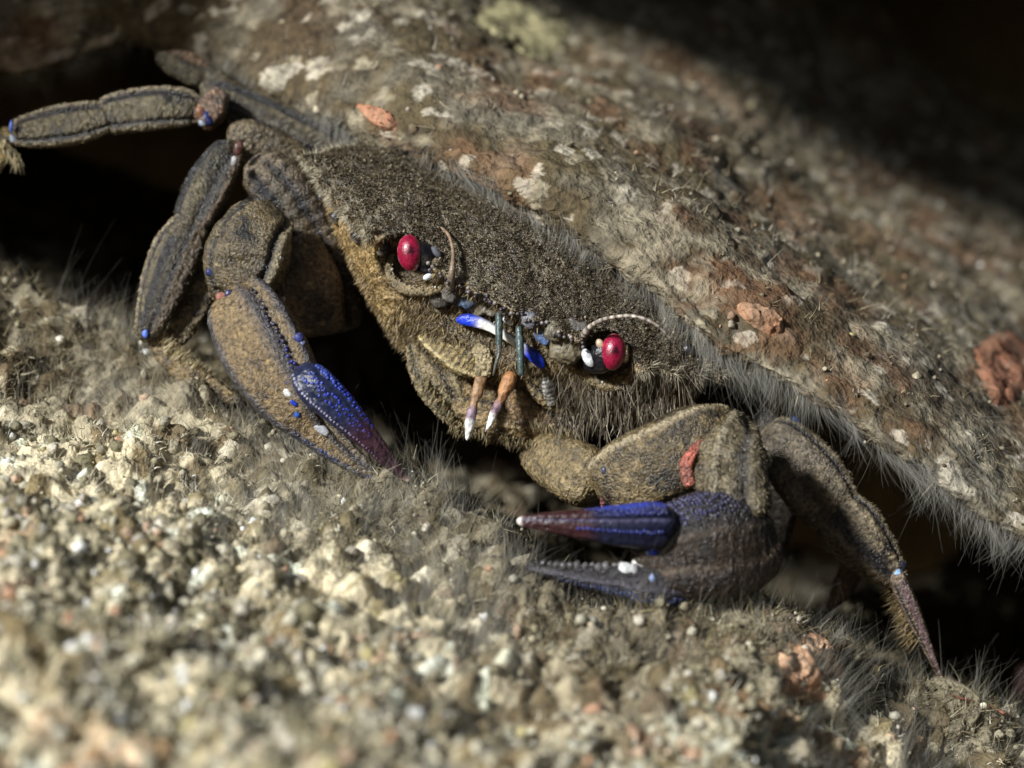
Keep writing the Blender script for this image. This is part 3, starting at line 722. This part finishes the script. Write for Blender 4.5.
for th in (-.75, -1.0): L.beads(fx, th, .15, .8, 44, (2.4, 1.4), [[.018, .02, .05], [.03, .04, .09], [.018, .02, .04]], .15)
L.knob(628, 570, -.36, 13, 9, 20, [.66, .66, .66]); L.knob(640, 566, -.355, 12, 7, 30, [.60, .58, .56]); L.knob(653, 551, -.365, 8, 6, 20, [.02, .06, .60]); L.knob(648, 553, -.368, 3, 3, 20, [.30, .42, .85]); L.knob(652, 578, -.365, 4, 5, 0, [.30, .40, .70])
L.knob(605, 470, -.165, 5, 6, 0, [.06, .06, .10])
s = Seg([(650, 504, -.31, 4), (662, 512, -.345, 6), (667, 528, -.355, 6), (664, 545, -.345, 5)], .8, 40, 20, .1); L.mb.add(s.v, s.f, [.48, .44, .34])
clawR = L.done("claw", label="claw folded across below the face with red joint and dark blue fingers")
L = Limb()
fg = L.seg([(672, 526, -.33, 14), (656, 526, -.345, 23), (622, 526, -.355, 21), (580, 524, -.36, 15), (545, 522, -.36, 9.5), (516, 521, -.355, 4.5)], lambda s: mix(mix(mix(np.tile([.010, .011, .026], (len(s.v), 1)), [.075, .07, .13], sstep(.10, .03, np.abs(s.th + 1.75))), [.040, .014, .014], sstep(.45, .6, s.t) * sstep(.0, .12, np.abs(s.th + 1.75)) * .9), [.80, .70, .66], sstep(.95, .98, s.t)), .8, fuzz=0, amp=.35, cap=.07,
           groove=((-1.75, .25, -.004, .1, .9), (-1.1, .3, -.004, .1, .9)))
for k_, th in enumerate(np.linspace(-math.pi + .10, -math.pi + 1.05, 7)):
    L.beads(fg, th, .10, .50 + .08 * RNG.random(), 26, (2.4, 1.3), [[.025, .03, .16], [.03, .05, .30], [.025, .03, .16]] if k_ < 4 else [[.02, .022, .07], [.03, .035, .16], [.02, .022, .08]], .03, .975)
L.beads(fg, -1.45, .12, .62, 26, (2.4, 1.4), [[.02, .025, .10], [.03, .04, .22]], .02)
v_, f_, c_ = L.mb.arrays(); obj("movable_finger", (v_, f_, c_), M_GLOSS, clawR)
v_, f_, c_ = L.bd.arrays(); obj("finger_beads", (v_, f_, c_), M_GLOSS, clawR, kind="stuff")

# walking legs
def legcol(seed): return shell_col(BASE, DARK, ((.55, .22, BLK, .02, .98), (-.12, .10, [.30, .25, .18], .0, 1), (math.pi - .25, .16, BLK, .05, .95)), seed=seed, patch=.45)
L = Limb()                                       # stretched out along the top
L.seg([(365, 160, .26, 12), (318, 142, .24, 20), (270, 118, .22, 20), (222, 96, .20, 17), (200, 84, .19, 8)], shell_col(BASE, DARK, ((-2.2, .4, BLK, .1, .95), (-1.2, .25, BLK, .1, .9), (-.5, .4, BLK, .1, .9)), seed=30), .7, fuzz=2500, lines=((-.6, 2.4, -.005, BLK), (.1, 2.0, -.004, BLK), (.7, 2.2, -.004, BLK)))
L.seg([(222, 90, .16, 10), (212, 108, .15, 15), (200, 124, .14, 12)], shell_col([.24, .14, .09], DARK, seed=31), .9, fuzz=500)
L.seg([(206, 112, .15, 10), (185, 108, .14, 19), (150, 109, .13, 22), (112, 115, .125, 20), (98, 118, .12, 12)], shell_col(BASE, DARK, ((-2.42, .55, BLK, .03, .97), (-.45, .30, BLK, .1, .9)), seed=32, patch=.8), .6, cap=.08, fuzz=2500, lines=((-.70, 3.0, -.006, BLK), (-.95, 2.2, .002, [.24, .19, .12]), (.62, 2.0, -.004, BLK), (.9, 2, .001, [.24, .19, .12])))
L.seg([(112, 116, .12, 14), (85, 122, .115, 20), (45, 129, .11, 19), (20, 132, .11, 14), (10, 133, .11, 7)], shell_col(BASE, [.11, .085, .05], ((-2.42, .55, BLK, .03, .97), (-.55, .45, BLK, .04, .96)), seed=33), .6, cap=.07, fuzz=2500, lines=((-.70, 3.0, -.006, BLK), (-.95, 2.2, .002, [.24, .19, .12]), (.62, 2.0, -.004, BLK), (.9, 2, .001, [.24, .19, .12])))
L.seg([(14, 130, .12, 8), (4, 142, .12, 12), (-8, 165, .12, 11), (-22, 195, .12, 5)], shell_col([.34, .24, .08], DARK, seed=34), .5, fuzz=400)
L.knob(13, 138, .08, 5, 7, 0, [.50, .55, .70]); L.knob(11, 126, .085, 3, 9, 5, [.10, .16, .60])
L.knob(207, 118, .09, 7, 13, -35, [.02, .03, .12]); L.knob(203, 122, .09, 7, 6, 0, [.36, .40, .48]); L.knob(200, 112, .09, 6, 9, -30, [.30, .12, .06])
L.tuft((2, 140), (18, 160), .11, .11, (.15, -.1, -1), 160, .025)
L.done("leg", label="leg stretched out sideways along the top of the crevice")
L = Limb()                                       # folded leg beneath the boulder's edge
L.seg([(300, 112, .32, 8), (255, 104, .30, 12), (215, 82, .28, 12), (195, 72, .28, 6)], legcol(40), .7, fuzz=900)
L.seg([(212, 86, .28, 6), (190, 74, .27, 10), (168, 62, .27, 9), (156, 54, .27, 4)], legcol(41), .7, fuzz=700)
L.seg([(160, 56, .28, 4), (182, 58, .28, 7), (205, 66, .29, 6), (215, 76, .29, 3)], shell_col([.20, .12, .07], DARK, seed=42), .7, fuzz=300)
L.done("leg", label="small folded leg tucked against the boulder's edge")
L = Limb()                                       # leg hanging down behind the claw
L.seg([(330, 200, .20, 18), (290, 165, .16, 24), (250, 140, .12, 20), (228, 140, .10, 12)], shell_col([.16, .12, .07], BLK, seed=50, patch=.8), .7, fuzz=1500)
L.seg([(236, 142, .08, 12), (222, 162, .07, 20), (204, 194, .06, 23), (190, 224, .05, 18), (184, 236, .05, 8)], shell_col(BASE, BLK, ((-1.1, .5, [.03, .025, .02], .1, .9), (-2.7, .4, BLK, .1, .9)), seed=51, patch=.8), .65, cap=.1, fuzz=3000, lines=((-.75, 2.4, -.004, BLK), (.3, 4.5, -.006, [.02, .017, .015]), (.8, 2, .002, [.17, .11, .07])))
L.seg([(196, 214, .05, 16), (178, 250, .04, 25), (162, 290, .03, 23), (148, 328, .02, 14), (144, 342, .02, 6)], shell_col(BASE, DARK, ((-1.75, .24, BLK, .2, .95), (-2.75, .45, BLK, .05, .95), (-.55, .5, [.05, .035, .02], .1, .9)), seed=52, patch=.5), .65, cap=.09, fuzz=3200, lines=((-.82, 2.4, -.004, BLK), (.28, 2.6, -.005, BLK), (-.97, 2, .001, [.24, .19, .12]), (.62, 4, -.003, [.07, .045, .025])))
L.seg([(150, 326, .04, 10), (172, 356, .04, 14), (205, 384, .03, 12), (240, 402, .02, 4)], shell_col([.22, .15, .06], [.06, .04, .025], seed=53), .5, fuzz=1500)
L.seg([(212, 262, .06, 8), (198, 300, .06, 14), (178, 335, .05, 12), (160, 352, .05, 5)], shell_col([.20, .145, .07], DARK, seed=54), .5, fuzz=1000)
L.knob(145, 333, -.02, 5, 7, 0, [.12, .22, .75])
L.tuft((160, 345), (205, 380), .03, .03, (.55, -.2, .6), 350, .022)
L.done("leg", label="leg hanging down behind the sandy-palmed claw")
L = Limb()                                       # leg reaching down on the shaded side
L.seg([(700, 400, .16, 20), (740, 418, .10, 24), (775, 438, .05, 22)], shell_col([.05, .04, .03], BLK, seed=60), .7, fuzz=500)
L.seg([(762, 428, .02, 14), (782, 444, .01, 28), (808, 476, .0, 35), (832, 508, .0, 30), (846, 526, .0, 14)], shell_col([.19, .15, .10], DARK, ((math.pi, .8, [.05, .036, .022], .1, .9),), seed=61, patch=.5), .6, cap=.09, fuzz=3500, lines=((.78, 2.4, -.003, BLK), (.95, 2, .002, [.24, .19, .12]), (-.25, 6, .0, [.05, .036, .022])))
L.seg([(828, 498, .0, 22), (850, 528, -.01, 32), (876, 558, -.01, 25), (896, 578, -.01, 13), (902, 586, -.01, 6)], shell_col([.22, .17, .105], DARK, ((-1.7, .24, BLK, .05, .95), (-.45, .4, BLK, .05, .95), (2.9, .6, [.07, .045, .028], .1, .9)), seed=62), .6, cap=.08, fuzz=3500, lines=((.80, 2.4, -.003, BLK), (.97, 2, .002, [.24, .19, .12]), (-.12, 2.6, -.005, BLK), (-.7, 5, .0, [.085, .058, .03])))
L.seg([(894, 572, -.02, 8), (906, 598, -.015, 9.5), (922, 634, -.0, 7), (943, 684, .02, 1.5)], shell_col([.17, .12, .08], [.08, .055, .045], ((-1.45, .40, [.13, .08, .085], .05, 1), (-2.1, .25, BLK, .05, .95), (-.75, .3, BLK, .05, .95)), seed=63, pits=.2, patch=.2), .7, cap=.05, fuzz=150, flen=.004, amp=.35)
L.knob(898, 573, -.05, 5, 6, 15, [.35, .55, .90]); L.knob(902, 566, -.04, 6, 7, 20, [.03, .03, .06]); L.knob(796, 421, .0, 6, 8, -25, [.05, .10, .38]); L.knob(758, 440, .0, 5, 12, 0, [.03, .05, .20])
L.tuft((893, 585), (915, 640), -.0, .0, (-.8, -.1, -.55), 260, .030, ([.14, .10, .05], [.30, .22, .11]))
L.done("leg", label="leg reaching down on the shaded side with a pointed tip")
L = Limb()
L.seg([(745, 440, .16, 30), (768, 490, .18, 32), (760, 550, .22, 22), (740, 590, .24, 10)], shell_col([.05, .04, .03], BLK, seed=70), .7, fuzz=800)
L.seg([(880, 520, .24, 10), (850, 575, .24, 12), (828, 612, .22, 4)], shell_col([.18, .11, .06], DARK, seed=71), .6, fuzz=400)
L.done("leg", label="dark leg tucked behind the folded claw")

# ------------------------------------------------------------------ growth on the rocks
def sheet_points(v, f, n, wt=None):
    k, b_ = scatter(v, f, n, wt); return k, b_
def pix(p):
    s = D / (D + p[:, 1]) * K
    return 512 + p[:, 0] * s, 384 - p[:, 2] * s
def window(v, mx=160):
    x, y = pix(v); return ((x > -mx) & (x < 1024 + mx) & (y > -mx) & (y < 768 + mx)).astype(float)

# pebble-like crusts: eight shapes in each of six colours, shared
PEB = {"olive": [.22, .19, .11], "beige": [.46, .39, .27], "white": [.74, .72, .68], "pink": [.52, .30, .19], "brown": [.16, .115, .07], "straw": [.40, .34, .16]}
peb_mesh = {}
for cn, cv in PEB.items():
    for k in range(5):
        v0, f0 = ICO1
        v1 = v0 * (1 + .55 * fbm(v0, 1.3, 3, 100 + k * 13) + .18 * fbm(v0, 3.5, 2, 7 * k))[:, None] * np.array([1, 1, .75])
        cc = mix(np.array(cv), np.array(cv) * .6, .4 + .9 * fbm(v0, 2.5, 3, k))
        me = make_mesh("pebble_" + cn, v1, f0, cc.clip(.01, .95)); me.materials.append(M_LUMP); peb_mesh[cn, k] = me
def peb_colour(r, rustk=.08):
    return "olive" if r < .40 else "beige" if r < .66 else "brown" if r < .72 else "straw" if r < .78 else "white" if r < .90 else "pink"
def pebbles(parent, v, f, nn, n_ind, n_stuff, rng, szk, wt):
    k, b_ = scatter(v, f, n_ind + n_stuff, wt)
    p = bary(v, f, k, b_); nr = bary(nn, f, k, b_)
    size = rng[0] + (rng[1] - rng[0]) * RNG.random(len(p)) ** 2.6
    s_px = size * D / (D + p[:, 1])
    order = np.argsort(-s_px)
    mb = MB()
    for c_i, i in enumerate(order):
        cn = peb_colour(RNG.random()); kk = RNG.integers(5)
        q_ = Vector(nr[i]).to_track_quat('Z', 'Y') @ Vector((0, 0, 1)).rotation_difference(Vector((RNG.normal() * .3, RNG.normal() * .3, 1)))
        sc = size[i] * (1 if cn not in ("white", "pink") else .62)
        if c_i < n_ind:
            o = link("encrusted_pebble", peb_mesh[cn, kk], None, parent, loc=True)
            o.location = p[i] - nr[i] * sc * .15; o.rotation_mode = 'QUATERNION'; o.rotation_quaternion = q_
            o.scale = (sc, sc * (.7 + .5 * RNG.random()), sc * (.7 + .6 * RNG.random()))
        else:
            me = ICO1; R = np.array(q_.to_matrix())
            v1 = me[0] * (1 + .35 * (RNG.random(len(me[0])) - .5))[:, None] * sc * [1, .85, .9]
            col = np.array(PEB[cn]) * (.7 + .5 * RNG.random())
            mb.add(p[i] + nr[i] * sc * .12 + v1 @ R.T, me[1], np.tile(col, (len(v1), 1)))
    obj("crust_grains", mb, M_LUMP, parent, kind="stuff")
lx, ly = pix(lv)
wl = window(lv) * (ln[:, 1] < .35) * (lv[:, 1] < .6) * (0.25 + (fbm(lv, 5, 2, 300) > -.1))
pebbles(ledge, lv, lf, ln, 290, 350, (.006, .024), 1, wl * sstep(.25, -.35, lv[:, 1]) * (1.1 - zone))
wu = window(uv) * (un[:, 1] < .35) * (uv[:, 1] < 1.6)
pebbles(boulder, uv, uf, un, 60, 60, (.005, .016), 1, wu)

# grains piled into clumps, and a thin fluff of turf between them
def grains(parent, v, f, nn, n, wt, r0, r1, pal, seed):
    k, b_ = scatter(v, f, n, wt); p = bary(v, f, k, b_); nr = bary(nn, f, k, b_); mb = MB()
    _, cid = worley(p, 15, seed); _, cid2 = worley(p, 42, seed + 5)
    sel = .65 * cid + .35 * cid2
    cols = np.array(pal); idx = np.clip((sel * len(cols)).astype(int), 0, len(cols) - 1)
    c = cols[idx] * (.65 + .6 * RNG.random((n, 1)))
    hi = RNG.random(n); c = np.where((hi < .035)[:, None], np.array([.74, .72, .68]), c); c = np.where((hi > .978)[:, None], np.array([.50, .28, .17]), c)
    rad = r0 + (r1 - r0) * RNG.random(n) ** 2.5
    clump = sstep(-.3, .6, fbm(p, 18, 2, seed + 9))
    p = p + nr * (RNG.random(n) * .016 * clump)[:, None]
    v0, f0 = ICO1
    jit = 1 + .5 * (RNG.random((n, len(v0), 1)) - .5)
    vv_ = p[:, None, :] + v0[None] * jit * rad[:, None, None] * (.7 + .6 * RNG.random((n, 1, 3)))
    mb.add(vv_.reshape(-1, 3), (f0[None] + (np.arange(n) * len(v0))[:, None, None]).reshape(-1, 3), np.repeat(c, len(v0), 0).clip(.01, .9))
    obj("crust_granules", mb, M_LUMP, parent, kind="stuff")
def turf(parent, v, f, nn, n, wt, ln_, cols, wid=.004, up=.5, j_n=5, segs=3, curl=.6):
    k, b_ = scatter(v, f, n, wt); p = bary(v, f, k, b_); nr = bary(nn, f, k, b_); mb = MB()
    base = mix(cols[0], cols[1], RNG.random(n)); base = np.where((RNG.random(n) < .22)[:, None], np.array(cols[2]), base)
    tilt = nr + np.array([0, 0, up]) + RNG.normal(size=(n, 3)) * .35
    for j in range(j_n):
        r = p + RNG.normal(size=(n, 3)) * ln_ * .30
        strands(mb, r, tilt + RNG.normal(size=(n, 3)) * .55, ln_ * (.4 + .9 * RNG.random(n)), wid * (.6 + .8 * RNG.random(n)), base * (.75 + .5 * RNG.random((n, 1))), segs, RNG.normal(size=(n, 3)) * curl, .8)
    obj("algal_turf", mb, M_TURF, parent, kind="stuff")
TC = ([.17, .14, .075], [.36, .30, .17], [.46, .41, .31])
PAL = [[.18, .15, .09], [.28, .245, .16], [.40, .35, .24], [.24, .21, .13], [.54, .49, .37], [.36, .33, .26], [.60, .53, .43], [.50, .35, .24]]
PAL2 = [[.12, .09, .06], [.20, .165, .11], [.28, .235, .16], [.15, .12, .085], [.36, .31, .23], [.27, .17, .11], [.44, .38, .31]]
grains(ledge, lv, lf, ln, 9000, wl * (.12 + sstep(3.6, 2.4, rowL)), .002, .011, PAL, 11)
grains(boulder, uv, uf, un, 900, wu, .002, .007, PAL2, 29)
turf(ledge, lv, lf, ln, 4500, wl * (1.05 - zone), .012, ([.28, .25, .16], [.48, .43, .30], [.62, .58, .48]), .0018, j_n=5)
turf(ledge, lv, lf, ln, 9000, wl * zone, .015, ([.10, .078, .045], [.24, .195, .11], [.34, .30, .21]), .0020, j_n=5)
turf(boulder, uv, uf, un, 2500, wu, .014, ([.13, .105, .065], [.30, .25, .16], [.36, .32, .26]), .002, up=.1)

# streaky haze put in as pale translucent filaments: hanging from the boulder's rim, standing on the ledge's crest
def haze_strands(parent, v, f, nn, n, wt, dirv, ln0, ln1, name, col):
    wt = wt * (.12 + sstep(-.25, .35, fbm(v, 9, 3, 611)))
    k, b_ = scatter(v, f, n, wt); p = bary(v, f, k, b_); nr = bary(nn, f, k, b_); mb = MB()
    clump = fbm(p, 14, 2, 500)
    ln_ = (ln0 + (ln1 - ln0) * RNG.random(n) ** 1.5) * (1 + .6 * clump).clip(.3, 2)
    dr = np.tile(np.array(dirv, float), (n, 1)) + nr * .25 + RNG.normal(size=(n, 3)) * .10
    co = np.stack([fbm(p, 20, 2, 701), .5 * fbm(p, 20, 2, 702), .4 * fbm(p, 20, 2, 703)], 1)
    dr = dr + co * .7
    strands(mb, p, dr, ln_, .0022, mix(col[0], col[1], RNG.random(n)), 5, RNG.normal(size=(n, 3)) * .22 + co * 1.1, .8)
    obj(name, mb, M_HAZE, parent, kind="stuff")
# row index tells the distance from the rim
rowU = np.repeat(np.linspace(0, 11, 330), 560)
rim = np.exp(-((rowU - 5.2) / .75) ** 2) * window(uv, 60)
haze_strands(boulder, uv, uf, un, 11000, rim, (.05, -.15, -1), .015, .06, "hanging_haze", ([.28, .26, .22], [.5, .48, .43]))
haze_strands(boulder, uv, uf, un, 9000, np.exp(-((rowU - 7) / 1.3) ** 2) * window(uv, 60), (.05, -.35, -.9), .025, .075, "hanging_haze", ([.28, .26, .22], [.5, .48, .43]))
cres = np.exp(-((rowL - 4.4) / 1.0) ** 2) * window(lv, 60) * (1 - .8 * sstep(500, 540, lx) * sstep(800, 750, lx)) * (1 - .75 * sstep(170, 60, lx))
haze_strands(ledge, lv, lf, ln, 17000, cres, (0, -.1, 1), .025, .085, "standing_haze", ([.28, .25, .19], [.52, .49, .42]))

# ------------------------------------------------------------------ single growths
def crust(name, bvh, px, py, ax, ay, tilt, col, col2, label, cat, group=None, seed=0):
    """a thin lumpy crust that follows the rock under it and thins out at a ragged edge"""
    n = 46; c0, _n = hit(bvh, px, py); ta = math.radians(tilt); V = []; R_ = []
    for i in range(n):
        for j in range(n):
            a_, b_ = (i / (n - 1) * 2 - 1) * 1.5, (j / (n - 1) * 2 - 1) * 1.5
            x = px + ax * a_ * math.cos(ta) - ay * b_ * math.sin(ta); y = py + ax * a_ * math.sin(ta) + ay * b_ * math.cos(ta)
            h, nn_ = hit(bvh, x, y)
            if h is None or abs(h[1] - c0[1]) > .35: h, nn_ = c0, _n
            V.append(np.concatenate([h, nn_ if nn_[1] < 0 else -nn_])); R_.append(math.hypot(a_, b_))
    V = np.array(V); R_ = np.array(R_); p = V[:, :3]; nr = V[:, 3:]
    g3 = p.reshape(n, n, 3)
    for _ in range(2):                                   # the crust bridges small pits
        g3[1:-1, 1:-1] = (g3[1:-1, 1:-1] + g3[:-2, 1:-1] + g3[2:, 1:-1] + g3[1:-1, :-2] + g3[1:-1, 2:]) / 5
    p = g3.reshape(-1, 3)
    e = R_ + .32 * fbm(p, 16, 3, seed)
    th = .016 * sstep(1.05, .6, e) - .004 + .008 * fbm(p, 30, 3, seed + 4) * sstep(1.1, .8, e) + .006 * (.5 - worley(p, 45, seed)[0])
    top = p + nr * th[:, None]; bot = p - nr * .02
    f = grid_faces(n, n); f = f[(e[f] < 1.08).all(1)]
    if np.mean(np.cross(top[f[:, 1]] - top[f[:, 0]], top[f[:, 2]] - top[f[:, 0]])[:, 1]) > 0: f = f[:, ::-1]
    ed = {}
    for t in f:
        for q0, q1 in ((t[0], t[1]), (t[1], t[2]), (t[2], t[0])): ed[(q0, q1)] = ed.get((q0, q1), 0) + 1
    side = [(q0, q1) for (q0, q1) in ed if (q1, q0) not in ed]
    N2 = len(top); sf = []
    for q0, q1 in side: sf += [[q1, q0, q0 + N2], [q1, q0 + N2, q1 + N2]]
    allf = np.vstack([f, f[:, ::-1] + N2, np.array(sf)]); allv = np.vstack([top, bot])
    used, inv = np.unique(allf, return_inverse=True); allf = inv.reshape(-1, 3); allv = allv[used]
    cc = mix(mix(col, col2, .5 + .9 * fbm(allv, 22, 3, seed + 9)), [.16, .12, .075], sstep(.10, .40, fbm(allv, 28, 3, seed + 19)) * .45).clip(.01, .95)
    o = obj(name, (allv - c0, allf, cc), M_SPONGE, None, None, label, cat, group)
    o.location = c0; return o
crust("orange_sponge", BV_L, 812, 668, 36, 42, 20, [.56, .24, .10], [.66, .42, .27], "orange sponge crust on the lower ledge beside the pointed leg tip", "sponge", seed=2)
crust("orange_sponge", BV_U, 1006, 366, 36, 40, 0, [.34, .15, .085], [.28, .14, .09], "square rusty orange sponge patch on the upper boulder", "sponge", seed=3)
crust("orange_sponge", BV_U, 376, 116, 26, 10, 28, [.42, .17, .09], [.40, .24, .16], "flat orange sponge strip on the boulder rim above the carapace", "sponge", seed=4)
crust("yellow_sponge", BV_U, 524, 30, 50, 30, 15, [.48, .43, .23], [.36, .31, .18], "pale yellow sponge lump high on the upper boulder", "sponge", seed=5)
crust("orange_sponge", BV_U, 760, 318, 30, 12, 30, [.46, .22, .12], [.50, .32, .22], "narrow orange sponge crust above the shaded carapace edge", "sponge", seed=6)

# a thin reddish thread and a pinkish shell in the dark at the end of the crevice
mb = MB(); tp = []
for a, b in ((948, 694), (968, 700), (990, 706), (1010, 716), (1032, 722)):
    h, n_ = hit(BV_L, a, b); tp.append((a, b, (h[1] if h is not None else .1) - .012, 1.3))
tube(mb, tp, np.array([.22, .09, .06]))
obj("thread", mb, M_GLOSS, None, None, "thin reddish thread trailing past the pointed leg tip", "thread")
h, n_ = hit(BV_L, 1026, 700)
v0, f0 = ico(4); ang = np.arctan2(v0[:, 2], v0[:, 0]); rad_ = np.sqrt(v0[:, 0] ** 2 + v0[:, 2] ** 2)
v = v0 * np.array([.030, .022, .045]) * (1 + .05 * np.sin(rad_ * 22))[:, None]
o = obj("shell", (v, f0, mix([.30, .15, .13], [.45, .28, .25], .5 + .5 * np.sin(rad_ * 22))), M_GLOSS, None, None, "small pinkish ribbed shell in the dark end of the crevice", "shell")
o.location = h + np.array([0, -.01, .035])
bpy.context.view_layer.update()
